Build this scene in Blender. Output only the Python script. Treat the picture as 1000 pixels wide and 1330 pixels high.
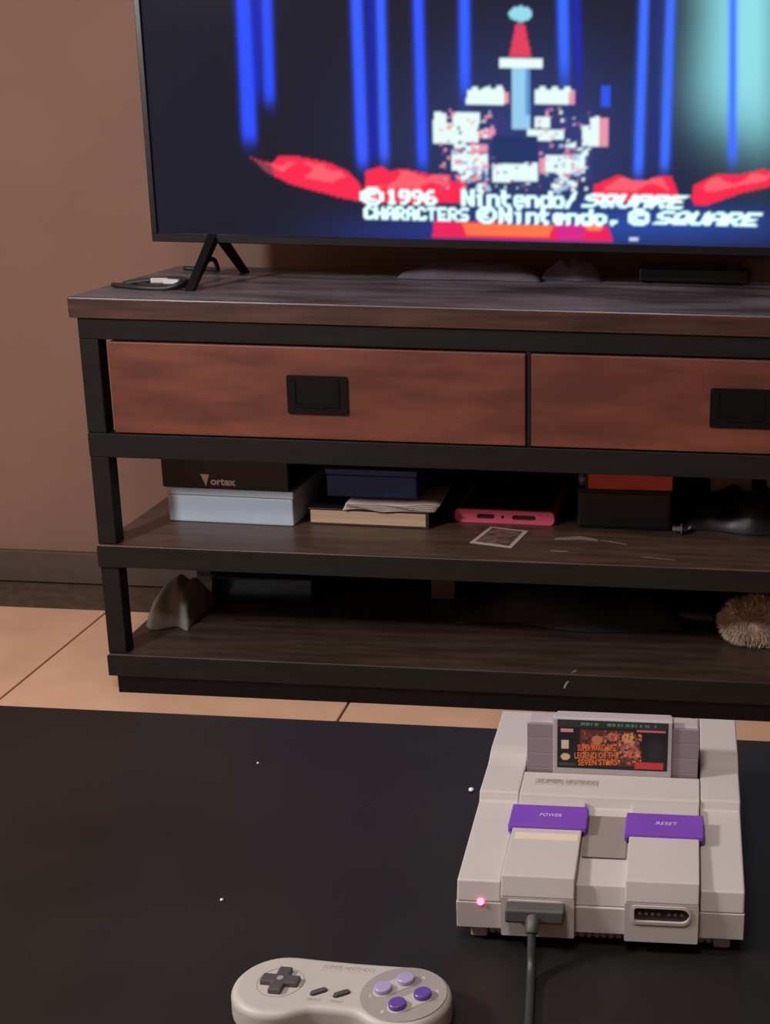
import bpy, bmesh, math, random
import numpy as np
from mathutils import Vector, Matrix

for o in list(bpy.data.objects): bpy.data.objects.remove(o, do_unlink=True)
SC = bpy.context.scene
COL = SC.collection
random.seed(7)

# ------------------------------------------------------------------ camera
F_PX, CX, CY = 1744.8, 796.1, 665.7
PITCH, YAW, ROLL, CAM_Z = .2865, -.0643, .0181, .985
cF = Vector((math.sin(YAW)*math.cos(PITCH), math.cos(YAW)*math.cos(PITCH), -math.sin(PITCH)))
r0 = Vector((math.cos(YAW), -math.sin(YAW), 0)); u0 = r0.cross(cF)
cR = math.cos(ROLL)*r0 + math.sin(ROLL)*u0; cU = -math.sin(ROLL)*r0 + math.cos(ROLL)*u0
cam = bpy.data.cameras.new('camera'); cam_o = bpy.data.objects.new('camera', cam); COL.objects.link(cam_o)
M = Matrix((cR, cU, -cF)).transposed().to_4x4(); M.translation = Vector((0, 0, CAM_Z)); cam_o.matrix_world = M
cam.sensor_fit = 'VERTICAL'; cam.sensor_height = 36; cam.lens = F_PX/1330*36
cam.shift_x = (500-CX)/1330; cam.shift_y = (CY-665)/1330
cam.clip_start = .02; cam.clip_end = 50
SC.camera = cam_o
# ------------------------------------------------------------------ view, world, lamp and fill light
SC.view_settings.view_transform = 'Standard'; SC.view_settings.look = 'None'
SC.view_settings.exposure = 0.0; SC.view_settings.gamma = 1; SC.view_settings.use_curve_mapping = False
W = bpy.data.worlds.new('world'); SC.world = W; W.use_nodes = True
W.node_tree.nodes['Background'].inputs[0].default_value = (.5, .5, .55, 1)
W.node_tree.nodes['Background'].inputs[1].default_value = .02
LA = bpy.data.lights.new('floor_lamp_light', 'POINT'); LA.energy = 90; LA.color = (1, .985, .985); LA.shadow_soft_size = .10
lo = bpy.data.objects.new('floor_lamp_light', LA); COL.objects.link(lo); lo.location = (-1.55, .43, 1.56)
LB = bpy.data.lights.new('ceiling_fill_light', 'AREA'); LB.shape = 'DISK'; LB.size = .40; LB.energy = 24; LB.color = (1, .90, .84)  # unseen overhead fill, added to brighten the front faces
lo = bpy.data.objects.new('ceiling_fill_light', LB); COL.objects.link(lo); lo.location = (-.30, -.05, 2.40)

# ------------------------------------------------------------------ helpers
def lin(c):
    c = c/255.0
    return c/12.92 if c <= .04045 else ((c+.055)/1.055)**2.4
def rgb(r, g, b): return (lin(r), lin(g), lin(b), 1)
MATS = {}
def mat(name, col, rough=.5, metal=0, noise=0, nscale=30, bump=0, bscale=200, stretch=(1, 1, 1), emit=None, estr=1, spec=.5, col2=None, rnoise=0):
    if name in MATS: return MATS[name]
    m = bpy.data.materials.new(name); m.use_nodes = True; nt = m.node_tree; b = nt.nodes['Principled BSDF']
    b.inputs['Base Color'].default_value = col; b.inputs['Roughness'].default_value = rough
    b.inputs['Metallic'].default_value = metal; b.inputs['Specular IOR Level'].default_value = spec
    tc = nt.nodes.new('ShaderNodeTexCoord'); mp = nt.nodes.new('ShaderNodeMapping'); mp.inputs['Scale'].default_value = stretch
    nt.links.new(tc.outputs['Object'], mp.inputs[0])
    if noise or col2:
        n = nt.nodes.new('ShaderNodeTexNoise'); n.inputs['Scale'].default_value = nscale; n.inputs['Detail'].default_value = 6
        nt.links.new(mp.outputs[0], n.inputs['Vector'])
        r = nt.nodes.new('ShaderNodeValToRGB')
        if col2 is None:
            col2 = tuple(max(0, c*(1-noise)) for c in col[:3])+(1,); hi = tuple(min(1, c*(1+noise)) for c in col[:3])+(1,)
        else: hi = col
        r.color_ramp.elements[0].color = col2; r.color_ramp.elements[0].position = .35
        r.color_ramp.elements[1].color = hi; r.color_ramp.elements[1].position = .65
        nt.links.new(n.outputs['Fac'], r.inputs[0]); nt.links.new(r.outputs[0], b.inputs['Base Color'])
        if rnoise:
            mr = nt.nodes.new('ShaderNodeMapRange'); mr.inputs['To Min'].default_value = rough-rnoise; mr.inputs['To Max'].default_value = rough+rnoise
            nt.links.new(n.outputs['Fac'], mr.inputs[0]); nt.links.new(mr.outputs[0], b.inputs['Roughness'])
    if bump:
        n2 = nt.nodes.new('ShaderNodeTexNoise'); n2.inputs['Scale'].default_value = bscale; n2.inputs['Detail'].default_value = 4
        nt.links.new(mp.outputs[0], n2.inputs['Vector'])
        bp = nt.nodes.new('ShaderNodeBump'); bp.inputs['Strength'].default_value = bump; bp.inputs['Distance'].default_value = .002
        nt.links.new(n2.outputs['Fac'], bp.inputs['Height']); nt.links.new(bp.outputs[0], b.inputs['Normal'])
    if emit:
        b.inputs['Emission Color'].default_value = emit; b.inputs['Emission Strength'].default_value = estr
    MATS[name] = m; return m
def vcol_mat(name, emit, rough=.4):
    m = bpy.data.materials.new(name); m.use_nodes = True; nt = m.node_tree; b = nt.nodes['Principled BSDF']
    a = nt.nodes.new('ShaderNodeVertexColor'); a.layer_name = 'picture'
    b.inputs['Roughness'].default_value = rough
    if emit: b.inputs['Specular IOR Level'].default_value = .22
    if emit:
        b.inputs['Base Color'].default_value = (.008, .008, .01, 1)
        nt.links.new(a.outputs[0], b.inputs['Emission Color']); b.inputs['Emission Strength'].default_value = emit
    else: nt.links.new(a.outputs[0], b.inputs['Base Color'])
    return m

def link(name, me, m, parent=None):
    o = bpy.data.objects.new(name, me); COL.objects.link(o)
    if m is not None and not me.materials: me.materials.append(m)
    if parent is not None: o.parent = parent
    return o
def from_bm(name, bm, m, parent=None, smooth=False):
    bmesh.ops.recalc_face_normals(bm, faces=bm.faces)
    me = bpy.data.meshes.new(name); bm.to_mesh(me); bm.free()
    if smooth: me.polygons.foreach_set('use_smooth', [True]*len(me.polygons))
    return link(name, me, m, parent)
def bev(bm, w, seg=2, ang=30):
    if w <= 0: return
    es = [e for e in bm.edges if len(e.link_faces) == 2 and e.calc_face_angle() > math.radians(ang)]
    bmesh.ops.bevel(bm, geom=es, offset=w, segments=seg, affect='EDGES', profile=.5, clamp_overlap=True)
def add_box(bm, x, y, z, rot=None):
    vs = [bm.verts.new((a, b, c)) for a in x for b in y for c in z]
    for f in ((0, 1, 3, 2), (4, 6, 7, 5), (0, 4, 5, 1), (2, 3, 7, 6), (0, 2, 6, 4), (1, 5, 7, 3)): bm.faces.new([vs[i] for i in f])
    if rot is not None: bmesh.ops.transform(bm, matrix=rot, verts=vs)
    return vs
def box(name, x, y, z, m, parent=None, w=.001, seg=2):
    bm = bmesh.new(); add_box(bm, x, y, z); bm.normal_update(); bev(bm, w, seg); return from_bm(name, bm, m, parent)
def add_prism(bm, prof, x0, x1, axis='X'):
    def P(a, b, t): return (t, a, b) if axis == 'X' else ((a, t, b) if axis == 'Y' else (a, b, t))
    A = [bm.verts.new(P(a, b, x0)) for a, b in prof]; B = [bm.verts.new(P(a, b, x1)) for a, b in prof]; n = len(prof)
    bm.faces.new(A); bm.faces.new(B[::-1])
    for i in range(n): bm.faces.new((A[i], B[i], B[(i+1) % n], A[(i+1) % n]))
def prism(name, prof, x0, x1, m, parent=None, w=.001, seg=2, axis='X', smooth=False, ang=30):
    bm = bmesh.new(); add_prism(bm, prof, x0, x1, axis)
    bmesh.ops.recalc_face_normals(bm, faces=bm.faces); bm.normal_update(); bev(bm, w, seg, ang); return from_bm(name, bm, m, parent, smooth)
def circle(cx, cy, r, n=32, a0=0): return [(cx+r*math.cos(a0+2*math.pi*i/n), cy+r*math.sin(a0+2*math.pi*i/n)) for i in range(n)]
def pill(cx, cy, L, r, ang=0, n=10):
    pts = [(L/2+r*math.cos(t), r*math.sin(t)) for t in [-math.pi/2+math.pi*i/n for i in range(n+1)]]
    pts += [(-L/2+r*math.cos(t), r*math.sin(t)) for t in [math.pi/2+math.pi*i/n for i in range(n+1)]]
    c, s = math.cos(ang), math.sin(ang)
    return [(cx+c*a-s*b, cy+s*a+c*b) for a, b in pts]
def rrect(x0, x1, z0, z1, r, n=5):
    pts = []
    for cx, cz, a in ((x1-r, z0+r, -90), (x1-r, z1-r, 0), (x0+r, z1-r, 90), (x0+r, z0+r, 180)):
        for i in range(n+1):
            t = math.radians(a+90*i/n); pts.append((cx+r*math.cos(t), cz+r*math.sin(t)))
    return pts
def tube(name, pts, r, m, parent=None, n=10, sub=6):
    P = [Vector(p) for p in pts]; Q = []
    for i in range(len(P)-1):
        p0, p1, p2, p3 = P[max(i-1, 0)], P[i], P[i+1], P[min(i+2, len(P)-1)]
        for k in range(sub):
            t = k/sub; Q.append(.5*((2*p1)+(p2-p0)*t+(2*p0-5*p1+4*p2-p3)*t*t+(3*p1-p0-3*p2+p3)*t**3))
    Q.append(P[-1]); bm = bmesh.new(); rings = []
    for i, q in enumerate(Q):
        d = (Q[min(i+1, len(Q)-1)]-Q[max(i-1, 0)]).normalized(); up = Vector((0, 0, 1)) if abs(d.z) < .95 else Vector((0, 1, 0))
        a = d.cross(up).normalized(); b = a.cross(d); rr = r(i/(len(Q)-1)) if callable(r) else r
        rings.append([bm.verts.new(q+rr*(math.cos(2*math.pi*k/n)*a+math.sin(2*math.pi*k/n)*b)) for k in range(n)])
    for A, B in zip(rings, rings[1:]):
        for k in range(n): bm.faces.new((A[k], A[(k+1) % n], B[(k+1) % n], B[k]))
    bm.faces.new(rings[0]); bm.faces.new(rings[-1][::-1])
    return from_bm(name, bm, m, parent, True)
def text(name, s, size, loc, m, parent, rot=(0, 0, 0), width=None, shear=0, bold=0, ext=.00012):
    cu = bpy.data.curves.new(name, 'FONT'); cu.body = s; cu.size = size; cu.align_x = 'CENTER'; cu.align_y = 'CENTER'
    cu.shear = shear; cu.offset = bold; cu.extrude = ext; cu.resolution_u = 3
    t = bpy.data.objects.new(name, cu); COL.objects.link(t)
    dg = bpy.context.evaluated_depsgraph_get(); dg.update()
    me = bpy.data.meshes.new_from_object(t.evaluated_get(dg)); me.name = name
    bpy.data.objects.remove(t, do_unlink=True)
    o = link(name, me, m, parent); o.location = loc; o.rotation_euler = rot
    if width:
        xs = [v.co.x for v in me.vertices]; k = width/(max(xs)-min(xs))
        for v in me.vertices: v.co.x *= k
    return o
def thing(name, label, cat, loc=(0, 0, 0), rz=0, group=None):
    o = bpy.data.objects.new(name, None); COL.objects.link(o); o.location = loc; o.rotation_euler = (0, 0, rz)
    o.empty_display_size = .02
    return tag(o, label, cat, group)
def tag(o, label, cat, group=None):
    o['label'] = label; o['category'] = cat
    if group: o['group'] = group
    return o
def struct(o): o['kind'] = 'structure'; return o
def color_grid(name, x0, x1, z0, z1, nx, nz, colfun, m, parent, y=0):
    """flat sheet in the XZ plane facing -Y, colour per vertex from colfun(X, Z) -> linear rgb"""
    xs = np.linspace(x0, x1, nx+1); zs = np.linspace(z0, z1, nz+1); X, Z = np.meshgrid(xs, zs)
    co = np.stack([X.ravel(), np.full(X.size, y), Z.ravel()], 1)
    i = np.arange(nx*nz); r = i//nx; c = i % nx; a = r*(nx+1)+c
    idx = np.stack([a, a+1, a+nx+2, a+nx+1], 1).astype(np.int32)
    me = bpy.data.meshes.new(name); me.vertices.add(len(co)); me.vertices.foreach_set('co', co.ravel().astype(np.float32))
    me.loops.add(idx.size); me.loops.foreach_set('vertex_index', idx.ravel())
    me.polygons.add(nx*nz); me.polygons.foreach_set('loop_start', np.arange(0, idx.size, 4, dtype=np.int32))
    me.update(calc_edges=True); me.validate()
    ca = me.color_attributes.new('picture', 'FLOAT_COLOR', 'POINT')
    C = colfun(X, Z); rgba = np.ones((X.size, 4), np.float32); rgba[:, :3] = C.reshape(-1, 3)
    ca.data.foreach_set('color', rgba.ravel())
    return link(name, me, m, parent)

# ------------------------------------------------------------------ materials
m_wall = mat('wall_paint', rgb(142, 110, 96), .8, noise=.06, nscale=3, bump=.15, bscale=90)
m_ceil = mat('ceiling_paint', rgb(150, 142, 134), .9, noise=.03, nscale=4)
m_tile = mat('beige_floor_tile', rgb(248, 200, 168), .35, noise=.10, nscale=5)
m_grout = mat('dark_grout', rgb(92, 72, 58), .9, noise=.2, nscale=40)
m_table = mat('black_table_lacquer', rgb(25, 23, 21), .45, noise=.25, nscale=8, rnoise=.06, bump=.04, bscale=300, spec=.45)
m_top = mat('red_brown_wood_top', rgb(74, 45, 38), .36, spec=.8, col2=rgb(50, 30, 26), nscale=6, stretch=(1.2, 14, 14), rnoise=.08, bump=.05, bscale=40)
b_ = m_top.node_tree.nodes['Principled BSDF']; b_.inputs['Sheen Weight'].default_value = .42; b_.inputs['Sheen Roughness'].default_value = .28; b_.inputs['Sheen Tint'].default_value = (.72, .80, 1, 1)   # streaky bluish sheen painted in to imitate the television's reflection
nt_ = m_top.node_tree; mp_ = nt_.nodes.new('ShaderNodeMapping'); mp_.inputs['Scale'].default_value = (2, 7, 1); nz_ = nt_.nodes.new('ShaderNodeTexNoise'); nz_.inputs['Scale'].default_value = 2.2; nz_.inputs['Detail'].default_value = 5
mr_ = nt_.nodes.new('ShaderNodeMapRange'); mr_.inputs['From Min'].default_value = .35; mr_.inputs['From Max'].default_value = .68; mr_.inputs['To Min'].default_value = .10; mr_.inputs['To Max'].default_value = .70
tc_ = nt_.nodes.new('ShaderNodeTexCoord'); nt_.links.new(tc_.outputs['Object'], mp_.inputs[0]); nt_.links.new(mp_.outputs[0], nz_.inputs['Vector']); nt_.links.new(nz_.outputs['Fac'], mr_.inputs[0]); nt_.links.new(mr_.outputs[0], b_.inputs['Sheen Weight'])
m_drawer = mat('drawer_wood', rgb(118, 65, 50), .5, col2=rgb(88, 46, 36), nscale=4, stretch=(1.6, 7, 7), bump=.03, bscale=40)
m_rail = mat('black_brown_rail', rgb(25, 25, 25), .6, spec=.2, noise=.15, nscale=12, stretch=(1, 8, 8))
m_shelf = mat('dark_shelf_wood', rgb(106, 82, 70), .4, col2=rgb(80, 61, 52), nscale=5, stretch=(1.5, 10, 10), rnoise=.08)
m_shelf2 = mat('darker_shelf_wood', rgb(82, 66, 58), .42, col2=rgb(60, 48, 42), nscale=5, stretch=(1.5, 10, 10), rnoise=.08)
m_edge = mat('dark_shelf_edge', rgb(27, 26, 24), .65, spec=.2, noise=.15, nscale=12, stretch=(1, 8, 8))
m_black = mat('black_metal', rgb(9, 9, 11), .5, noise=.1, spec=.18)
m_tvp = mat('tv_black_plastic', rgb(20, 20, 24), .32, noise=.05)
m_shell = mat('light_grey_console_plastic', rgb(186, 179, 178), .5, noise=.025, nscale=12, bump=.03, bscale=900)
m_low = mat('grey_console_base_plastic', rgb(160, 150, 146), .55, noise=.03, nscale=12)
m_eject = mat('mid_grey_eject_plastic', rgb(138, 128, 122), .5, noise=.03)
m_purple = mat('purple_switch_plastic', rgb(116, 68, 176), .42, noise=.04)
m_cart = mat('cartridge_grey_plastic', rgb(172, 163, 167), .5, noise=.03)
m_wing = mat('cartridge_mauve_grey_grip', rgb(138, 124, 132), .55, noise=.03)
m_slot = mat('port_black_plastic', rgb(44, 34, 36), .5, noise=.1)
m_pin = mat('port_pin_plastic', rgb(92, 76, 78), .5, noise=.1)
m_sticker = mat('cream_sticker_paper', rgb(212, 198, 178), .6, noise=.03)
m_print = mat('dim_grey_print', rgb(144, 137, 134), .6, noise=.03)
m_white = mat('white_print', rgb(200, 185, 215), .6, noise=.03)
m_plug = mat('dark_grey_plug_rubber', rgb(74, 72, 71), .5, noise=.06)
m_cord = mat('black_cord_rubber', rgb(48, 50, 52), .45, noise=.06)
m_led = mat('red_power_led', rgb(255, 60, 90), .3, noise=.01, emit=(1, .10, .20, 1), estr=6)
m_pad = mat('controller_grey_plastic', rgb(172, 168, 162), .48, noise=.025, bump=.03, bscale=900)
m_dish = mat('controller_mid_grey_plastic', rgb(146, 139, 138), .5, noise=.03)
m_dark = mat('dark_grey_button_plastic', rgb(74, 70, 72), .45, noise=.04)
m_lav = mat('lavender_button_plastic', rgb(160, 146, 186), .35, noise=.03)
m_pur2 = mat('purple_button_plastic', rgb(96, 66, 150), .3, noise=.03)
m_letter = mat('light_grey_print', rgb(205, 200, 205), .6, noise=.03)

# ------------------------------------------------------------------ the room
RX0, RX1, RY0, RY1, RZ = -2.3, 2.1, -2.0, 2.66, 2.5
fl = struct(box('floor', (RX0, RX1), (RY0, RY1), (-.06, -.004), m_grout, w=0))
TS = .60; gap = .0045; bm = bmesh.new(); add_box(bm, (gap/2, TS-gap/2), (gap/2, TS-gap/2), (-.006, 0)); bm.normal_update(); bev(bm, .001, 1)
bmesh.ops.recalc_face_normals(bm, faces=bm.faces); tme = bpy.data.meshes.new('tile'); bm.to_mesh(tme); bm.free(); tme.materials.append(m_tile)
for i in range(-3, 5):
    for j in range(0, 9):
        x = -.5905+TS*i; y = -2.3+TS*j
        if x < RX0-.6 or y < RY0-.6: continue
        if x < RX0 or x+TS > RX1 or y < RY0 or y+TS > RY1: continue
        t = link('tile', tme, None, fl); t.location = (x, y, 0)
struct(box('wall_back', (RX0, RX1), (RY1, RY1+.1), (-.06, RZ), m_wall, w=0))
struct(box('wall_front', (RX0, RX1), (RY0-.1, RY0), (-.06, RZ), m_wall, w=0))
struct(box('wall_left', (RX0-.1, RX0), (RY0-.1, RY1+.1), (-.06, RZ), m_wall, w=0))
struct(box('wall_right', (RX1, RX1+.1), (RY0-.1, RY1+.1), (-.06, RZ), m_wall, w=0))
struct(box('ceiling', (RX0-.1, RX1+.1), (RY0-.1, RY1+.1), (RZ, RZ+.08), m_ceil, w=0))
struct(box('baseboard_back', (RX0, RX1), (RY1-.012, RY1), (0, .07), mat('baseboard_paint', rgb(90, 76, 68), .6, noise=.05), w=.002))

# ------------------------------------------------------------------ TV stand
SX0, SX1, SY0, SY1 = -1.01, .46, 2.103, 2.58
st = thing('tv_stand', 'dark brown wooden tv stand with two drawers and open shelves under the television', 'tv stand', ((SX0+SX1)/2, (SY0+SY1)/2, 0))
ox, oy = st.location.x, st.location.y
def sx(*a): return tuple(v-ox for v in a)
def sy(*a): return tuple(v-oy for v in a)
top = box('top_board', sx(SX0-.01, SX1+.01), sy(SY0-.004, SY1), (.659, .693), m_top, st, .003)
box('top_rail', sx(SX0, SX1), sy(SY0+.004, SY0+.034), (.624, .659), m_rail, st, .002)
box('lower_rail', sx(SX0, SX1), sy(SY0+.002, SY0+.034), (.427, .468), m_rail, st, .002)
box('drawer_floor', sx(SX0+.03, SX1-.03), sy(SY0+.034, SY1-.01), (.432, .446), m_rail, st, .001)
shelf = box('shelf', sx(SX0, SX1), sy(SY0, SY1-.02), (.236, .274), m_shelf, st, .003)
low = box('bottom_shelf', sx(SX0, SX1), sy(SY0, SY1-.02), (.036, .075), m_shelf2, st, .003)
for z0, z1 in ((.236, .2725), (.036, .0735)): box('front_edge', sx(SX0, SX1), sy(SY0-.0035, SY0+.0002), (z0, z1), m_edge, st, .0008)
box('plinth', sx(SX0+.01, SX1-.01), sy(SY0+.008, SY1-.03), (0, .036), m_black, st, .001)
box('back_panel', sx(SX0, SX1), sy(SY1-.012, SY1-.002), (.075, .659), m_rail, st, 0)
for X in (SX0+.016, SX1-.016):
    for Yc in (SY0+.02, SY1-.04):
        for z0, z1 in ((.075, .236), (.274, .427), (.468, .624)):
            box('post', sx(X-.016, X+.016), sy(Yc-.016, Yc+.016), (z0, z1), m_rail, st, .002)
box('center_divider', sx(-.279, -.271), sy(SY0+.006, SY1-.03), (.468, .624), m_rail, st, .001)
def handle(parent, cx, cz):
    bm = bmesh.new(); Y = sy(SY0)[0]
    outer = rrect(cx-.050, cx+.050, cz-.032, cz+.032, .004, 3)
    add_prism(bm, outer, Y-.003, Y-.0005, 'Y')
    # thin drop bail: two short arms and a slightly bowed grip bar near the lower edge
    for q in (-.037, .035): add_box(bm, (cx+q, cx+q+.002), (Y-.0048, Y-.003), (cz-.016, cz+.022))
    for i in range(6): add_box(bm, (cx-.037+.0123*i, cx-.037+.0123*(i+1)), (Y-.0060, Y-.0035), (cz-.0185-.0012*(2.5-abs(i-2.5)), cz-.0145-.0012*(2.5-abs(i-2.5))))
    for q in (-.038, .036): add_prism(bm, [(cx+q+.0025*math.cos(t), cz+.026+.0025*math.sin(t)) for t in [k*math.pi/4 for k in range(8)]], Y-.0042, Y-.0028, 'Y')
    bmesh.ops.recalc_face_normals(bm, faces=bm.faces); bm.normal_update(); bev(bm, .0006, 1)
    return from_bm('handle', bm, m_black, parent)
for x0, x1, hc in ((-.962, -.2795, -.618), (-.2705, .412, .066)):
    d = box('drawer', sx(x0, x1), sy(SY0+.001, SY0+.30), (.4705, .6215), m_drawer, st, .002)
    handle(d, hc-ox, .544)
m_scuff = mat('pale_scuff', rgb(150, 138, 128), .7, noise=.2, nscale=200)
def scuff(parent, pts, w, z=None, y=None):
    bm = bmesh.new(); A = []
    for i, p in enumerate(pts):
        k = w*(.4+.6*math.sin(math.pi*(i+.5)/len(pts)))
        p = Vector(p)-Vector((ox, oy, 0)); d = Vector((0, k, 0)) if y is None else Vector((k, 0, 0))
        A.append((bm.verts.new(p-d), bm.verts.new(p+d)))
    for a, b in zip(A, A[1:]): bm.faces.new((a[0], b[0], b[1], a[1]))
    return from_bm('scuff_mark', bm, m_scuff, parent)
zz = .2743
scuff(shelf, [(-.245, 2.232, zz), (-.225, 2.236, zz), (-.205, 2.243, zz), (-.19, 2.240, zz), (-.17, 2.232, zz)], .010)
scuff(shelf, [(-.165, 2.233, zz), (-.14, 2.226, zz), (-.118, 2.214, zz)], .003)
scuff(shelf, [(-.245, 2.165, zz), (-.23, 2.163, zz), (-.215, 2.164, zz)], .003)
scuff(shelf, [(-.09, 2.15, zz), (-.06, 2.145, zz), (-.03, 2.14, zz)], .002)
scuff(low, [(-.213, 2.0992, .050), (-.2105, 2.0992, .058), (-.206, 2.0992, .064)], .002, y=1)
scuff(low, [(-.203, 2.107, .0753), (-.198, 2.116, .0753), (-.194, 2.121, .0753)], .0035)
scuff(top, [(-.05, 2.101, .6933), (-.0, 2.1012, .6933), (.05, 2.1012, .6933)], .0012)

# ------------------------------------------------------------------ television
TX, TY, TZ = -.31, 2.33, .693
tv = thing('television', 'large black flat television showing a game title screen on the brown stand', 'television', (TX, TY, TZ))
HW, SB, STP = .655, .776-TZ, 1.500-TZ          # half width, screen bottom and top above the stand
bm = bmesh.new(); add_box(bm, (-HW, HW), (.004, .035), (.762-TZ, STP+.012)); add_box(bm, (-HW*.75, HW*.75), (.035, .075), (.80-TZ, 1.25-TZ)); bm.normal_update(); bev(bm, .004, 2)
from_bm('rear_housing', bm, m_tvp, tv)
bm = bmesh.new()
add_box(bm, (-HW, HW), (-.006, .004), (.762-TZ, SB)); add_box(bm, (-HW, HW), (-.006, .004), (STP, STP+.012))
add_box(bm, (-HW, -HW+.010), (-.006, .004), (SB, STP)); add_box(bm, (HW-.010, HW), (-.006, .004), (SB, STP)); bm.normal_update(); bev(bm, .001, 1)
from_bm('bezel', bm, m_tvp, tv)
for s in (-1, 1):
    bm = bmesh.new(); Xl = s*.548
    def bar(p, q, w0, w1):
        p, q = Vector(p), Vector(q); vs = []
        for c, w in ((p, w0), (q, w1)):
            for a, b in ((-1, -1), (1, -1), (1, 1), (-1, 1)): vs.append(bm.verts.new(c+Vector((a*.007, b*w, 0))))
        for f in ((0, 1, 2, 3), (7, 6, 5, 4), (0, 4, 5, 1), (1, 5, 6, 2), (2, 6, 7, 3), (3, 7, 4, 0)): bm.faces.new([vs[i] for i in f])
    bar((Xl, .015, .085), (Xl, -.122, .0006), .017, .008); bar((Xl, .02, .085), (Xl, .155, .0006), .014, .007)
    bm.normal_update(); from_bm('leg', bm, m_tvp, tv)

FONT = {'1': '..#.. .##.. ..#.. ..#.. ..#.. ..#.. .###.', '9': '.###. #...# #...# .#### ....# ...#. .##..', '6': '..##. .#... #.... ####. #...# #...# .###.',
 'N': '#...# ##..# ##..# #.#.# #..## #..## #...#', 'i': '..#.. ..... .##.. ..#.. ..#.. ..#.. ..#..', 'n': '..... ..... ####. #...# #...# #...# #...#',
 't': '.#... .#... ####. .#... .#... .#... ..##.', 'e': '..... ..... .###. #...# ##### #.... .###.', 'd': '....# ....# .#### #...# #...# #...# .####',
 'o': '..... ..... .###. #...# #...# #...# .###.', '/': '....# ...#. ...#. ..#.. .#... .#... #....', 'S': '.#### #.... #.... .###. ....# ....# ####.',
 'Q': '.###. #...# #...# #...# #.#.# #..#. .##.#', 'U': '#...# #...# #...# #...# #...# #...# .###.', 'A': '.###. #...# #...# ##### #...# #...# #...#',
 'R': '####. #...# #...# ####. #.#.. #..#. #...#', 'E': '##### #.... #.... ####. #.... #.... #####', 'C': '.###. #...# #.... #.... #.... #...# .###.',
 'H': '#...# #...# #...# ##### #...# #...# #...#', 'T': '##### ..#.. ..#.. ..#.. ..#.. ..#.. ..#..', ',': '..... ..... ..... ..... ..... .##.. .#...', ' ': '..... '*7,
 '@': '..####.. .#....#. #..##..# #.#....# #.#....# #..##..# .#....#. ..####..'}
def raster(s):
    cols = []
    for ch in s:
        g = [list(r) for r in FONT[ch].split(' ')[:8]] if ch != ' ' else [['.']*4]*7
        a = np.array([[c == '#' for c in r] for r in g], bool); cols += [a, np.zeros((a.shape[0], 1), bool)]
    return np.concatenate(cols[:-1], 1)
def px_of(X, Z):       # where a point of the screen lies in the game picture's design frame (arbitrary units)
    dx, dy, dz = X, TY, Z-CAM_Z
    z = dx*cF.x+dy*cF.y+dz*cF.z
    return CX+F_PX*(dx*cR.x+dy*cR.y+dz*cR.z)/z, CY-F_PX*(dx*cU.x+dy*cU.y+dz*cU.z)/z
def inpoly(px, py, pts):
    r = np.zeros(px.shape, bool); n = len(pts); j = n-1
    for i in range(n):
        (xi, yi), (xj, yj) = pts[i], pts[j]
        if yi != yj: r ^= ((yi > py) != (yj > py)) & (px < (xj-xi)*(py-yi)/(yj-yi)+xi)
        j = i
    return r
def L3(*c): return np.array([lin(v) for v in c])
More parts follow.
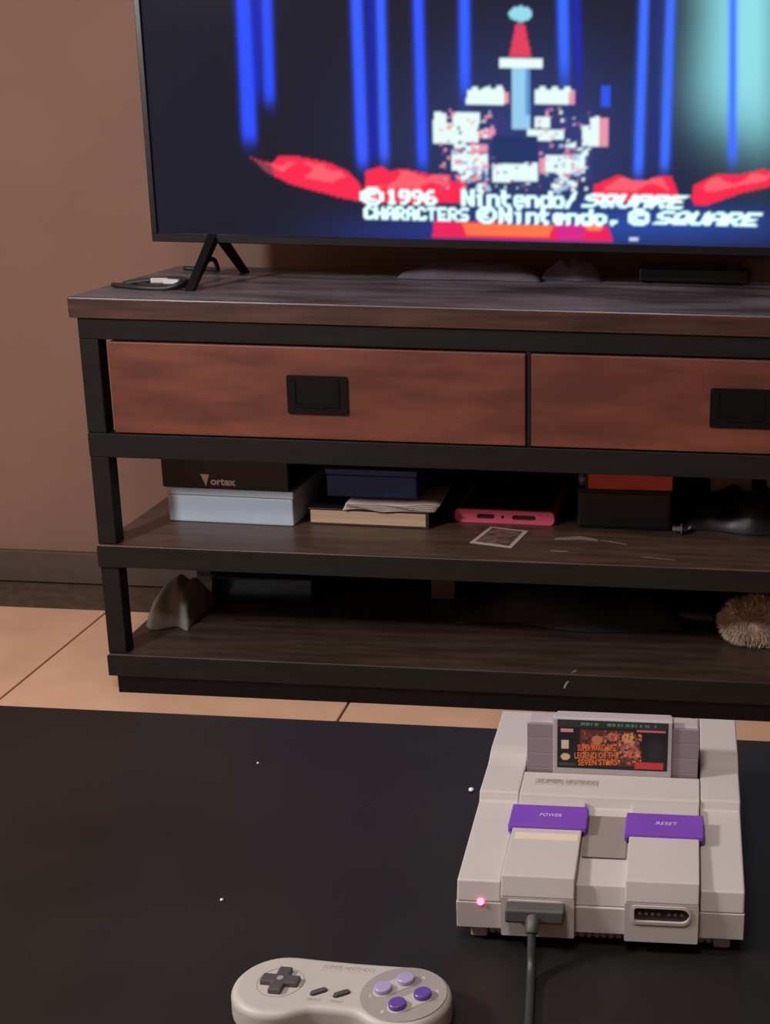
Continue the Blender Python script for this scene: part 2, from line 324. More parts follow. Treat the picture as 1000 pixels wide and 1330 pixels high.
def screen_picture(X, Z):
    X = X+TX; Z = Z+TZ; px, py = px_of(X, Z); rng = np.random.default_rng(3)
    C = np.zeros(px.shape+(3,)) + L3(24, 25, 38)
    g = np.exp(-((px-690)/170)**2-((py-190)/130)**2)[..., None]; C = C*(1-.8*g)+L3(48, 66, 128)*.8*g
    g = np.exp(-((px-830)/220)**2-((py-292)/26)**2)[..., None]; C = C*(1-g)+L3(38, 72, 158)*g
    g = np.exp(-((px-560)/110)**2-((py-300)/16)**2)[..., None]; C = C*(1-.8*g)+L3(34, 50, 130)*.8*g
    g = (1/(1+np.exp(-(px-905+np.clip(py-60, -40, 200)*.12)/16)) * 1/(1+np.exp((py-165-np.clip(px-940, -60, 60)*.3)/22)))[..., None]
    g *= np.exp(-np.clip(px-985, 0, None)/60)[..., None]*(.55+.45*np.exp(-((px-965)/60)**2))[..., None]; 
    C = C*(1-g)+L3(150, 226, 232)*np.array([.95, 1.0, 1.05])*g
    def col(xt, xb, ye, w, c, soft=5):
        nonlocal C
        t = py/ye; xc = xt+(xb-xt)*t
        a = 1/(1+np.exp((np.abs(px-xc)-w*.36)/1.5)); a *= 1/(1+np.exp((py-ye)/soft))
        k = L3(*c); k[2] *= .3*max(0, k[2]-.35)/.65+1      # the lit blue bars are brighter than the picture can show
        C = C*(1-a[..., None])+k*a[..., None]
    col(333, 334, 128, 10, (18, 36, 190)); col(481, 485, 205, 12, (16, 30, 170)); col(748, 752, 105, 12, (24, 40, 180), 14)
    col(316, 324, 182, 25, (44, 82, 245)); col(346, 350, 132, 18, (44, 82, 240)); col(463, 471, 214, 19, (56, 96, 252)); col(494, 499, 208, 15, (58, 104, 252))
    col(543, 549, 214, 16, (52, 92, 252)); col(603, 604, 120, 17, (52, 100, 250), 10); col(731, 733, 98, 18, (56, 110, 250), 12)
    col(837, 829, 226, 15, (64, 118, 252)); col(871, 863, 219, 15, (64, 116, 250)); col(855, 847, 215, 10, (34, 46, 130), 10); col(952, 951, 208, 14, (58, 112, 250), 6)
    a = ((np.abs(px-787) < 6) & (np.abs(py-125) < 13)); C[a] = L3(44, 84, 240)
    red, pink = L3(252, 40, 78), L3(255, 96, 112)
    for pts in ([(325, 204), (352, 214), (362, 203), (385, 203), (430, 212), (455, 225), (468, 240), (470, 262), (440, 256), (380, 240), (350, 226)],
                [(472, 264), (475, 222), (495, 216), (506, 223), (522, 219), (560, 227), (604, 228), (604, 264)],
                [(768, 262), (772, 240), (790, 233), (803, 227), (820, 236), (842, 238), (856, 228), (872, 229), (880, 250), (888, 264)],
                [(898, 258), (901, 240), (930, 227), (960, 227), (990, 220), (1014, 224), (1026, 210), (1010, 240), (965, 250), (920, 266), (902, 266)]):
        C[inpoly(px, py, pts)] = red
        mx = sum(p[0] for p in pts)/len(pts); my = sum(p[1] for p in pts)/len(pts)
        C[inpoly(px, py, [(mx+(x-mx)*.72, my-4+(y-my)*.5) for x, y in pts]) & (np.sin(px*.11)+np.sin(px*.043+py*.2) > -.3)] = pink
    C[inpoly(px, py, [(328, 206), (352, 215), (358, 230), (346, 224)])] = L3(140, 60, 80)
    C[inpoly(px, py, [(562, 287), (790, 294), (796, 314), (562, 309)])] = L3(238, 34, 92)
    C[inpoly(px, py, [(600, 290), (720, 292), (712, 309), (606, 305)])] = L3(255, 118, 74)
    C[inpoly(px, py, [(724, 290), (758, 292), (758, 312), (724, 311)])] = L3(214, 40, 140)
    C[inpoly(px, py, [(760, 291), (784, 293), (780, 300), (762, 299)])] = L3(255, 130, 96)
    # a plain tower of pale blocks with a red roof
    wht, pk, pb = L3(232, 255, 250), L3(236, 150, 176), L3(150, 205, 240)
    def blk(x0, y0, x1, y1, c): C[(px > x0) & (px < x1) & (py > y0) & (py < y1)] = c
    blk(585, 150, 770, 236, L3(48, 58, 118))
    for x0, y0, x1, y1 in ((563, 146, 580, 160), (588, 146, 624, 160), (563, 160, 622, 186), (565, 186, 604, 186), (606, 116, 655, 136), (694, 116, 742, 136), (694, 152, 714, 166),
                           (684, 168, 732, 182), (586, 200, 634, 222), (640, 212, 698, 236), (708, 202, 760, 224), (756, 164, 778, 190), (766, 152, 778, 164)): blk(x0, y0, x1, y1, wht)
    for x0 in (612, 628, 644, 700, 716, 732): blk(x0, 112, x0+8, 118, wht)
    for x0, y0, x1, y1 in ((778, 154, 790, 190), (738, 118, 747, 136), (622, 168, 644, 180), (612, 188, 634, 198), (700, 206, 708, 226), (655, 120, 660, 134)): blk(x0, y0, x1, y1, pk)
    blk(640, 176, 698, 212, L3(28, 52, 104)); blk(664, 88, 688, 168, pb); blk(682, 88, 688, 150, L3(96, 150, 210))
    blk(648, 76, 704, 88, wht)
    C[inpoly(px, py, [(670, 30), (681, 30), (690, 74), (661, 74)])] = L3(226, 62, 96)
    C[((px-676)/15)**2+((py-18)/10)**2 < 1] = L3(150, 220, 238)
    for k in range(190):
        x = rng.uniform(572, 768); y = rng.uniform(140, 250); w = rng.uniform(2, 6); h = rng.uniform(2, 4)
        if 640 < x < 700 and y < 212: continue
        blk(x-w/2, y-h/2, x+w/2, y+h/2, [wht, pk, L3(120, 90, 150)][k % 3])
    for k in range(150):
        y = rng.uniform(188, 250); hw = 92-(y-188)*.35; x = 676+rng.choice([-1, 1])*rng.uniform(hw*.55, hw); w = rng.uniform(3, 9); h = rng.uniform(2, 6)
        blk(x-w/2, y-h/2, x+w/2, y+h/2, [wht, pk, wht, L3(170, 196, 235)][k % 4])
    blk(817, 308, 828, 312, L3(220, 230, 255))
    # lettering (level rows on the screen)
    def put(s, x0, x1, z0, z1, shear=0, fat=0):
        R = raster(s); h, w = R.shape
        v = (z1-Z)/(z1-z0)*h; u = (X-x0-shear*(Z-z0))/(x1-x0)*w
        for du, dv in ([(0, 0)] if not fat else [(0, 0), (.5, 0), (-.5, 0), (0, .34), (0, -.34)]):
            ui = np.floor(u+du).astype(int); vi = np.floor(v+dv).astype(int); ok = (ui >= 0) & (ui < w) & (vi >= 0) & (vi < h)
            hit = np.zeros(px.shape, bool); hit[ok] = R[vi[ok], ui[ok]]; C[hit] = L3(214, 250, 252)*1.3
    put('@', -.592, -.556, .833, .860, 0, 1); put('1996', -.549, -.464, .835, .859, 0, 1)
    put('Nintendo', -.418, -.243, .834, .861, 0, 1); put('/', -.240, -.222, .834, .861, 0, 1); put('SQUARE', -.212, -.044, .838, .859, .55, 1)
    put('CHARACTERS', -.588, -.408, .809, .829, 0, 1); put('@', -.392, -.360, .807, .833, 0, 1); put('Nintendo', -.354, -.172, .808, .833, 0, 1); put(',', -.166, -.146, .808, .833, 0, 1)
    put('@', -.132, -.098, .808, .834, 0, 1); put('SQUARE', -.090, .082, .811, .832, .55, 1)
    for ax in (0, 1):                      # the picture is slightly soft
        P_ = np.pad(C, [(1, 1) if a == ax else (0, 0) for a in range(3)], mode='edge')
        C = .25*np.take(P_, range(0, C.shape[ax]), ax)+.5*np.take(P_, range(1, C.shape[ax]+1), ax)+.25*np.take(P_, range(2, C.shape[ax]+2), ax)
    return C
color_grid('screen', -HW+.010, HW-.010, SB, STP, 500, 282, screen_picture, vcol_mat('tv_screen_picture', 1.0, .08), tv, 0)

# things on top of the stand
m_cloth = mat('grey_mauve_cloth', rgb(120, 110, 122), .85, noise=.1, nscale=20, bump=.4, bscale=60)
def cushion(name, cx, cy, z, sx_, sy_, h, m, seed, parent=None, nx=28, ny=12, crease=.25):
    rnd = random.Random(seed); ph = [rnd.uniform(0, 6) for _ in range(6)]; bm = bmesh.new(); g = [[], []]
    for side in (0, 1):
        for i in range(nx+1):
            row = []
            for j in range(ny+1):
                u = i/nx*2-1; v = j/ny*2-1; e = max(0, (1-abs(u)**3)*(1-abs(v)**3))**.6
                k = 1+crease*math.sin(5*u+ph[0])*math.sin(4*v+ph[1])+crease*.6*math.sin(11*u+ph[2]+3*v)
                x = cx+u*sx_*(1+.08*math.sin(3*v+ph[3])); y = cy+v*sy_*(1+.15*math.sin(4*u+ph[4]))
                row.append(bm.verts.new((x, y, z+(.0005 if side else .0015+h*e*k))))
            g[side].append(row)
    for side in (0, 1):
        for i in range(nx):
            for j in range(ny): bm.faces.new((g[side][i][j], g[side][i+1][j], g[side][i+1][j+1], g[side][i][j+1]))
    rim = lambda s: [g[s][i][0] for i in range(nx+1)]+[g[s][nx][j] for j in range(1, ny+1)]+[g[s][i][ny] for i in range(nx-1, -1, -1)]+[g[s][0][j] for j in range(ny-1, 0, -1)]
    a, b = rim(0), rim(1)
    for i in range(len(a)): bm.faces.new((a[i], a[(i+1) % len(a)], b[(i+1) % len(a)], b[i]))
    return from_bm(name, bm, m, parent, True)
tag(cushion('cloth', -.43, 2.50, .6935, .125, .050, .024, m_cloth, 3, crease=.12), 'grey folded cloth lying under the middle of the television', 'cloth')
tag(cushion('cloth', -.245, 2.52, .6935, .052, .040, .030, m_cloth, 8, crease=.15), 'small grey cloth bundle right of the folded cloth under the television', 'cloth')
m_box = mat('dark_media_box', rgb(38, 38, 44), .4, noise=.1)
b_ = thing('media_box', 'flat black media box behind the television on the stand', 'media box', (-.02, 2.52, .693))
box('case', (-.10, .10), (-.045, .05), (.003, .030), m_box, b_, .004)
for x in (-.085, .085):
    for y in (-.03, .035): box('foot', (x-.008, x+.008), (y-.008, y+.008), (0, .003), m_black, b_, .0005)
tag(cushion('paper_bag', .14, 2.52, .6935, .075, .035, .05, mat('brown_paper', rgb(110, 88, 76), .8, noise=.1), 12, crease=.15), 'crumpled brown paper at the right end under the television', 'paper')
pc = thing('power_cable', 'black looped power cable beside the left television leg', 'cable', (-.90, 2.25, .693))
tube('cord', [(-.085, .03, .004), (-.05, -.01, .004), (0.0, -.03, .004), (.022, -.012, .006), (.020, .045, .012), (.016, .10, .030), (.018, .14, .034), (.010, .18, .012), (-.02, .24, .004), (-.08, .25, .004)], .0042, m_cord, pc, 8, 6)
tube('cord', [(-.10, -.02, .004), (-.05, -.045, .004), (.0, -.048, .004), (.024, -.04, .011), (.022, -.005, .0135), (-.02, .012, .0125), (-.09, .0, .004)], .0042, m_cord, pc, 8, 6)
for x, y, r in ((-.022, -.012, .3), (.004, -.024, -.15)):
    t = box('white_tag', (-.014, .014), (-.004, .004), (.0085, .0165), mat('white_plastic', rgb(225, 222, 218), .5, noise=.02), pc, .001); t.location = (x, y, 0.0); t.rotation_euler = (0, 0, r)

# ------------------------------------------------------------------ things on the middle shelf
ZS = .2742
m_wbox = mat('pale_blue_white_card', rgb(192, 210, 228), .6, noise=.03)
wb = thing('cardboard_box', 'pale white box under the black box on the middle shelf', 'box', (-.832, 2.250, ZS), -.03)
box('carton', (-.112, .118), (0, .24), (0, .050), m_wbox, wb, .003); box('lid', (-.114, .120), (-.002, .242), (.0505, .064), m_wbox, wb, .002)
m_bbox = mat('black_card', rgb(18, 18, 20), .5, noise=.08)
bb = thing('cardboard_box', 'black printed box lying on top of the pale white box', 'box', (-.832, 2.250, ZS+.0645), -.03)
box('carton', (-.118, .113), (-.004, .22), (0, .064), m_bbox, bb, .002)
m_vx = mat('silver_print', rgb(236, 230, 224), .5, noise=.03)
bm = bmesh.new(); add_prism(bm, [(-.0465, .0265), (-.0305, .0265), (-.0375, .0045)], -.0046, -.0041, 'Y'); from_bm('logo', bm, m_vx, bb)
text('lettering', 'ortex', .0185, (-.0065, -.0043, .0135), m_vx, bb, (math.pi/2, 0, 0), width=.046, bold=.0007)
bk = thing('book', 'thick dark covered book with cream pages on the middle shelf', 'book', (-.583, 2.262, ZS), -.02)
m_page = mat('cream_pages', rgb(214, 186, 154), .8, noise=.12, nscale=6, stretch=(1, 1, 120)); m_cover = mat('dark_plum_cover', rgb(46, 36, 42), .45, noise=.1)
box('page_block', (-.106, .104), (.001, .15), (.0035, .0275), m_page, bk, .001); box('cover', (-.109, .109), (0, .153), (0, .0033), m_cover, bk, .0005); box('cover', (-.109, .109), (0, .153), (.0277, .031), m_cover, bk, .0005)
box('spine', (.1045, .110), (0, .153), (.0034, .0276), m_cover, bk, .0008)
m_paper = mat('grey_white_paper', rgb(226, 216, 208), .8, noise=.05)
pp = thing('magazine', 'crumpled pale papers lying on the thick dark book', 'papers', (-.545, 2.262, ZS+.031), .03)
for k in range(5):
    bm = bmesh.new(); rows = []; nx = 14
    for lay in (0, .0012):
        for j in range(5):
            rows.append([bm.verts.new((-.082+k*.002+.166*i/nx, -.006-k*.0015+.15*j/4+.004*math.sin(i*.8+k), .0006+k*.0030+lay+.0022*max(0, math.sin(i*.55+k*.35))*(1-j/5))) for i in range(nx+1)])
    for b0 in (0, 5):
        for j in range(4):
            for i in range(nx): bm.faces.new((rows[b0+j][i], rows[b0+j][i+1], rows[b0+j+1][i+1], rows[b0+j+1][i]))
    for i in range(nx):
        bm.faces.new((rows[0][i], rows[0][i+1], rows[5][i+1], rows[5][i])); bm.faces.new((rows[4][i], rows[4][i+1], rows[9][i+1], rows[9][i]))
    for j in range(4): bm.faces.new((rows[j][0], rows[j+1][0], rows[j+6][0], rows[j+5][0])); bm.faces.new((rows[j][nx], rows[j+1][nx], rows[j+6][nx], rows[j+5][nx]))
    from_bm('sheet', bm, m_paper, pp, True)
db = thing('gift_box', 'dark navy blue box on top of the pale papers and book', 'box', (-.575, 2.275, ZS+.0505), 0)
m_navy = mat('navy_card', rgb(38, 72, 138), .55, noise=.08)
box('carton', (-.085, .078), (0, .12), (0, .040), m_navy, db, .002); box('lid', (-.0865, .0795), (-.0015, .1215), (.0405, .052), m_navy, db, .002)

m_pink = mat('pink_silicone', rgb(255, 104, 138), .5, noise=.04); m_glass = mat('black_glass', rgb(18, 16, 20), .25, noise=.05)
ph = thing('tablet', 'black screened tablet in a bright pink case on the middle shelf', 'tablet', (-.346, 2.312, ZS), -.02)
def slot_panel(name, x0, x1, z0, z1, r, holes, yf, depth, m, parent, yslope=0):
    """front plate with real holes: outer rounded rectangle, holes as loops, walls going back"""
    bm = bmesh.new(); loops = []
    for pts in [rrect(x0, x1, z0, z1, r)]+holes:
        vs = [bm.verts.new((a, yf+yslope*(b-z0), b)) for a, b in pts]
        es = [bm.edges.new((vs[i], vs[(i+1) % len(vs)])) for i in range(len(vs))]; loops.append((vs, es))
    bmesh.ops.triangle_fill(bm, use_beauty=True, edges=[e for _, es in loops for e in es])
    for vs, es in loops:
        bs = [bm.verts.new(v.co+Vector((0, depth, 0))) for v in vs]; n = len(vs)
        for i in range(n): bm.faces.new((vs[i], vs[(i+1) % n], bs[(i+1) % n], bs[i]))
    return from_bm(name, bm, m, parent)
slot_panel('case', -.091, .091, 0, .0245, .008, [pill(-.034, .0120, .023, .0046), pill(.036, .0120, .034, .0046), circle(-.003, .0120, .0032, 12)], 0, .010, m_pink, ph)
box('case_inside', (-.0885, .0885), (.0055, .0098), (.0012, .0230), m_slot, ph, .0005)
prism('case_tray', rrect(-.090, .090, .010, .215, .012), .0, .0215, m_pink, ph, .002, 2, 'Z')
prism('screen', rrect(-.084, .084, .012, .205, .008), .0216, .0232, m_glass, ph, .0004, 1, 'Z')
m_pc = mat('picture_card_print', rgb(96, 66, 66), .4, col2=rgb(150, 120, 118), nscale=60)
cd = thing('photo_card', 'small white bordered photo card in front of the pink tablet', 'card', (-.3425, 2.231, ZS), .0)
quad = [(-.046, -.040), (.030, -.061), (.046, .040), (-.025, .058)]
bm = bmesh.new(); add_prism(bm, quad, .0002, .0008, 'Z'); from_bm('card', bm, mat('white_card', rgb(214, 196, 190), .5, noise=.03), cd)
bm = bmesh.new(); add_prism(bm, [(a*.80, b*.84) for a, b in quad], .0009, .0011, 'Z'); from_bm('print', bm, m_pc, cd)
# dark clutter on the right of the middle shelf
m_dkbag = mat('black_bag_film', rgb(34, 35, 40), .35, noise=.2, nscale=9, bump=.6, bscale=24)
tag(cushion('plastic_bag', .105, 2.375, ZS, .120, .07, .056, m_dkbag, 21, crease=.22), 'crumpled black plastic bag at the right end of the middle shelf', 'bag')
gb = thing('black_case', 'black case under the red box on the middle shelf', 'box', (-.128, 2.300, ZS))
box('case', (-.085, .085), (0, .12), (0, .0765), m_bbox, gb, .005); box('front_panel', (-.080, .080), (-.002, .001), (.006, .068), m_glass, gb, .001)
rb = thing('red_box', 'small worn red box on the black case of the middle shelf', 'box', (-.121, 2.292, ZS+.0770), .03)
m_redb = mat('worn_red_card', rgb(226, 92, 76), .55, noise=.12, nscale=25)
box('carton', (-.072, .078), (0, .09), (0, .028), m_redb, rb, .0015); box('end_cap', (-.0765, -.0722), (-.001, .091), (-.0, .029), m_bbox, rb, .001)
sb = thing('small_can', 'short dark can standing left of the red box', 'can', (-.204, 2.315, ZS+.0770)); prism('can_body', circle(0, 0, .008, 16), 0, .026, m_dark, sb, .001, 1, 'Z'); prism('can_band', circle(0, 0, .0084, 16), .008, .016, m_print, sb, .0003, 1, 'Z')
kb = thing('metal_knob', 'tiny silver knob on the shelf before the black plastic bag', 'knob', (-.030, 2.285, ZS))
m_met = mat('brushed_metal', rgb(190, 184, 176), .3, metal=.8, noise=.05)
prism('knob_disc', circle(0, .0105, .0105, 20), .004, .007, m_met, kb, .0008, 1, 'X'); prism('knob_stem', circle(0, .0105, .005, 14), -.011, .004, m_met, kb, .0008, 1, 'X')
pk = thing('cream_parcel', 'cream parcel with a dark strap behind the black plastic bag', 'parcel', (.085, 2.455, ZS))
m_cream = mat('cream_fabric', rgb(240, 216, 184), .8, noise=.06); box('parcel_body', (-.060, .11), (0, .05), (0, .105), m_cream, pk, .008, 3); box('strap', (.018, .046), (-.0015, .0515), (0, .1065), m_rail, pk, .001)

# ------------------------------------------------------------------ things on the bottom shelf
ZB = .0752
m_fur = mat('cream_fur', rgb(236, 218, 200), .9, noise=.15, nscale=40)
fz = thing('fluffy_toy', 'cream fluffy plush ball at the right end of the bottom shelf', 'plush toy', (.116, 2.288, ZB))
bm = bmesh.new(); bmesh.ops.create_uvsphere(bm, u_segments=20, v_segments=12, radius=1); bmesh.ops.transform(bm, matrix=Matrix.Translation((0, 0, .039)) @ Matrix.Diagonal((.060, .045, .038, 1)), verts=bm.verts); from_bm('body', bm, m_fur, fz, True)
rnd = random.Random(5); vs = []; fs = []
for k in range(9000):
    a = rnd.uniform(0, 2*math.pi); c = rnd.uniform(-.9, 1); s = math.sqrt(1-c*c); n = Vector((s*math.cos(a), s*math.sin(a), c))
    p = Vector((n.x*.059, n.y*.044, .039+n.z*.037)); clump = Vector((math.sin(9*n.x+4*n.z), math.sin(8*n.y+3*n.x), math.sin(7*n.z+5*n.x)-.5))*.5
    d = (n+clump*.7+Vector((rnd.gauss(0, .25), rnd.gauss(0, .25), rnd.gauss(0, .25)-.15))).normalized(); L_ = rnd.uniform(.006, .019)
    q = p+d*L_; q.z = max(q.z, .0012); w = d.cross(Vector((rnd.random(), rnd.random(), rnd.random()))).normalized()*.0007
    i = len(vs); m_ = p+d*L_*.55+Vector((0, 0, -.001)); m_.z = max(m_.z, .001); vs += [p-w, p+w, m_+w*.8, m_-w*.8, q]; fs += [(i, i+1, i+2, i+3), (i+3, i+2, i+4)]
me = bpy.data.meshes.new('fur'); me.from_pydata([tuple(v) for v in vs], [], fs); fu = link('fur', me, m_fur, fz); fu['kind'] = 'stuff'
hb = thing('grey_rod', 'dark grey rod lying left of the cream plush ball', 'rod', (-.01, 2.36, ZB)); tube('rod', [(-.055, .01, .016), (0, 0, .017), (.05, -.005, .018)], .009, m_dark, hb, 12); tube('rod_tip', [(-.066, .013, .0155), (-.0555, .0101, .016)], .007, m_black, hb, 12); box('rest', (-.004, .004), (-.006, .006), (0, .009), m_black, hb, .0005)
tag(cushion('cloth_bag', -.225, 2.40, ZB, .20, .09, .066, mat('black_fabric', rgb(26, 27, 32), .6, noise=.15, nscale=10, bump=.3, bscale=50), 31, crease=.12), 'large black fabric bag in the middle of the bottom shelf', 'bag')
tb = thing('set_top_box', 'dark glossy box with teal edge at the left of the bottom shelf', 'box', (-.822, 2.37, ZB), .03)
box('case', (-.10, .10), (0, .14), (.003, .056), mat('dark_teal_gloss', rgb(22, 38, 44), .15, noise=.1), tb, .006, 3); box('base', (-.09, .09), (.01, .13), (0, .003), m_black, tb, .0005)
tag(cushion('grey_cloth', -.955, 2.30, ZB, .040, .07, .068, mat('grey_towel', rgb(118, 114, 108), .9, noise=.15, nscale=20, bump=.4, bscale=60), 41, crease=.09, nx=16), 'grey crumpled cloth at the left end of the bottom shelf', 'cloth')
pl = thing('paper_packet', 'pale packet standing behind the black fabric bag on the bottom shelf', 'packet', (-.485, 2.44, ZB), .1); box('packet', (-.024, .022), (0, .03), (0, .10), mat('pale_grey_card', rgb(120, 108, 104), .7, noise=.05), pl, .003); box('flap', (-.024, .022), (-.0012, .0), (.075, .10), m_print, pl, .0004)

# ------------------------------------------------------------------ coffee table
TT = .42
ct = thing('coffee_table', 'black rectangular coffee table carrying the game console', 'table', (-.17, .87, 0))
box('tabletop', (-.72, .72), (-.33, .300), (TT-.035, TT), m_table, ct, .0025, 2)
box('apron', (-.66, .66), (.235, .255), (TT-.10, TT-.0355), m_table, ct, .001); box('apron', (-.66, .66), (-.29, -.27), (TT-.10, TT-.0355), m_table, ct, .001)
for x in (-.665, .665):
    for y in (-.275, .245): box('leg', (x-.025, x+.025), (y-.025, y+.025), (0, TT-.0355), m_table, ct, .002)
m_crumb = mat('white_crumb', rgb(225, 222, 220), .7, noise=.03)
for x, y, r, lb in ((-.1862, 1.0418, .0024, 'white crumb on the black table left of the console'), (-.3857, 1.0735, .0011, 'faint pale speck on the table near its far edge'),
                    (-.3417, .8561, .0013, 'small pale speck on the table above the controller')):
    bm = bmesh.new(); bmesh.ops.create_icosphere(bm, subdivisions=2, radius=r)
    for v in bm.verts: v.co = Vector((v.co.x*(1+.2*math.sin(v.co.y*2500)), v.co.y*1.15, v.co.z*.75))
    o = tag(from_bm('crumb', bm, m_crumb, None, True), lb, 'crumb'); o.location = (x, y, TT+r*.74)

# ------------------------------------------------------------------ game console
gc = thing('game_console', 'light grey retro game console with two purple sliding switches', 'game console', (-.0572, .8223, TT), .0131)
HB = .1
# ribbed underside, inset
box('base', (-.0905, .0905), (.012, .232), (.002, .014), m_low, gc, .001)
bm = bmesh.new(); n = 34
for i in range(n):
    x = -.0905+.181*(i+.5)/n; add_box(bm, (x-.0017, x+.0017), (.0075, .0122), (.0030, .0132))
for v in bm.verts:
    if v.co.y < .009 and v.co.z < .01: v.co.y += .002
from_bm('base_ribs', bm, m_low, gc)
for x in (-.078, .078):
    for y in (.028, .215): prism('foot', circle(x, y, .007, 16), 0, .002, m_black, gc, .0003, 1, 'Z')
for x in (-.0865, .0865):
    box('corner_block', (x-.006, x+.006), (.0065, .014), (.0012, .0132), m_low, gc, .0015)
# lower shell
prism('lower_shell', [(-.0014, .0342), (-.0002, .0128), (.238, .0128), (.2425, .0342)], -HB-.0012, HB+.0012, m_shell, gc, .0007, 2)
# side wings (upper shell)
wing = [(-.0014, .0344), (.0022, .0496), (.1040, .0556), (.1078, .0628), (.150, .0632), (.158, .0642), (.166, .0672), (.174, .0684), (.242, .0684), (.242, .0345)]
for s in (-1, 1):
    a, b = sorted((s*.0699, s*(HB+.0008))); prism('side_wing', wing, a, b, m_shell, gc, .0014, 3, ang=12)
deck = [(.0000, .0345), (.0032, .0492), (.1010, .0548), (.1048, .0630), (.1080, .0634), (.1392, .0642), (.1392, .036), (.1680, .036), (.1680, .0684), (.2415, .0684), (.2415, .0345)]
prism('center_deck', deck, -.0694, .0694, m_shell, gc, .0008, 2)
# two raised ramps
ramp = [(.006, .0125), (.006, .0422), (-.0062, .0426), (-.0018, .0572), (.0995, .0606), (.1025, .0590), (.1025, .045), (.03, .040), (.03, .0125)]
for s in (-1, 1):
    a, b = sorted((s*.0176, s*.0690)); prism('ramp', ramp, a, b, m_shell, gc, .0009, 2)
    zc = .0336; xc = s*.0433
    hole = [(xc-.0190+.0022*(1-math.cos(t)), zc+q*(.0033+.0022*math.sin(t))) for q, ts in ((1, (0, .5, 1.0, 1.57)), ) for t in ts]
    hole += [(xc+.0137+.0055*math.cos(t), zc+.0055*math.sin(t)) for t in [math.pi/2-math.pi*i/12 for i in range(13)]]
    hole += [(xc-.0190+.0022*(1-math.cos(t)), zc-(.0033+.0022*math.sin(t))) for t in (1.57, 1.0, .5, 0)]
    slot_panel('port_panel', a, b, .0112, .0424, .0012, [hole], -.0052, .0112, m_shell, gc, yslope=-.03)
    box('port', (xc-.0200, xc+.0200), (-.0044, .0058), (zc-.0060, zc+.0060), m_slot, gc, .0003)
    bm = bmesh.new(); big = [(xc+(x_-xc)*1.09-.0002, zc-.0003+(z_-zc)*1.36) for x_, z_ in hole]
    va = [[bm.verts.new((p[0], y-.03*(p[1]-.0112), p[1])) for p in q] for q, y in ((hole, -.0050), (hole, -.0062), (big, -.0060), (big, -.0050))]
    k = len(hole)
    for r_, q_ in zip(va, va[1:]):
        for i in range(k): bm.faces.new((r_[i], r_[(i+1) % k], q_[(i+1) % k], q_[i]))
    from_bm('port_rim', bm, m_shell, gc)
for i in range(7):
    x = .0433-.0150+.0044*i+(.0028 if i > 3 else 0); prism('port_pin', circle(x, .0336, .0014, 10), -.0052, -.0040, m_pin, gc, .0002, 1, 'Y')
# sliding switches
def switch(name, x0, x1, y0, y1, word, dy):
    prof = [(y0-.002, .0575), (y0-.0015, .0615), (y1, .0640), (y1+.0008, .0595)]
    o = prism(name, prof, x0, x1, m_purple, gc, .0007, 2); o['label'] = 'purple sliding switch'
    for s, xx in ((-1, x0), (1, x1)):
        box('switch_skirt', (xx-(.0005 if s < 0 else .0022), xx+(.0022 if s < 0 else .0005)), (y0-.001, y1-.001), (.0550, .0612), m_purple, gc, .0005)
    text('switch_lettering', word, .0052, ((x0+x1)/2+.001, (y0+y1)/2, .0629), m_white, gc, (math.radians(5), 0, 0), width=.0165, shear=.2, ext=.00012)
switch('power_switch', -.0720, -.0146, .0612, .0868, 'POWER', 0)
switch('reset_switch', .0146, .0720, .0560, .0812, 'RESET', 0)
o = box('sticker', (-.0660, -.0198), (-.0044, .0044), (0, .0003), m_sticker, gc, 0); o.location = (0, .0492, .0588); o.rotation_euler = (math.radians(2.2), 0, 0); o['label'] = 'cream paper sticker'
# eject button between the ramps
prism('eject_button', [(.0345, .0520), (.0345, .0534), (.0880, .0562), (.0880, .0530)], -.0160, .0160, m_eject, gc, .0006, 2)
# power light, badge
o = prism('power_light', circle(-.0838, .0348, .0024, 16), -.0028, .001, m_led, gc, .0008, 2, 'Y'); o['label'] = 'glowing red power light'
for x0, x1 in ((-.0600, -.0372), (-.0362, -.0098)):
    box('badge', (x0, x1), (.1195, .1290), (.0636, .0642), mat('badge_grey', rgb(174, 166, 163), .5, noise=.02), gc, .0002, 1)
text('badge_lettering', 'SUPER', .0082, (-.0486, .1242, .0643), m_print, gc, (.02, 0, 0), width=.0205, shear=.25, bold=.0002)
text('badge_lettering', 'NINTENDO', .0082, (-.0230, .1242, .0643), m_print, gc, (.02, 0, 0), width=.0245, bold=.0001)

# ------------------------------------------------------------------ game cartridge in the slot
ca = thing('game_cartridge', 'grey game cartridge with a black picture label standing in the console', 'game cartridge', gc.matrix_basis @ Vector((0, .1415, .0365)), .0131)
def rel(z): return z-.0365
box('shell', (-.0462, .0462), (.0015, .0215), (rel(.0372), rel(.1075)), m_cart, ca, .0015, 2)
for s in (-1, 1):
    a, b = sorted((s*.0466, s*.0678)); box('shoulder', (a, b), (.003, .0215), (rel(.0372), rel(.1055)), m_cart, ca, .0018, 2)
    zs_ = [.0372, .0668, .0798, .0928, .1050]
    for z0, z1 in zip(zs_, zs_[1:]): 
        o = box('grip', (a, b), (.0002, .0030), (rel(z0)+.0001, rel(z1)-.0001), m_wing, ca, .0003, 1)
prism('front_panel', [(-.0020, rel(.0372)), (-.0020, rel(.1108)), (-.0008, rel(.1122)), (.0075, rel(.1122)), (.0095, rel(.1078)), (.0095, rel(.0372))], -.0470, .0470, m_cart, ca, .0008, 2)
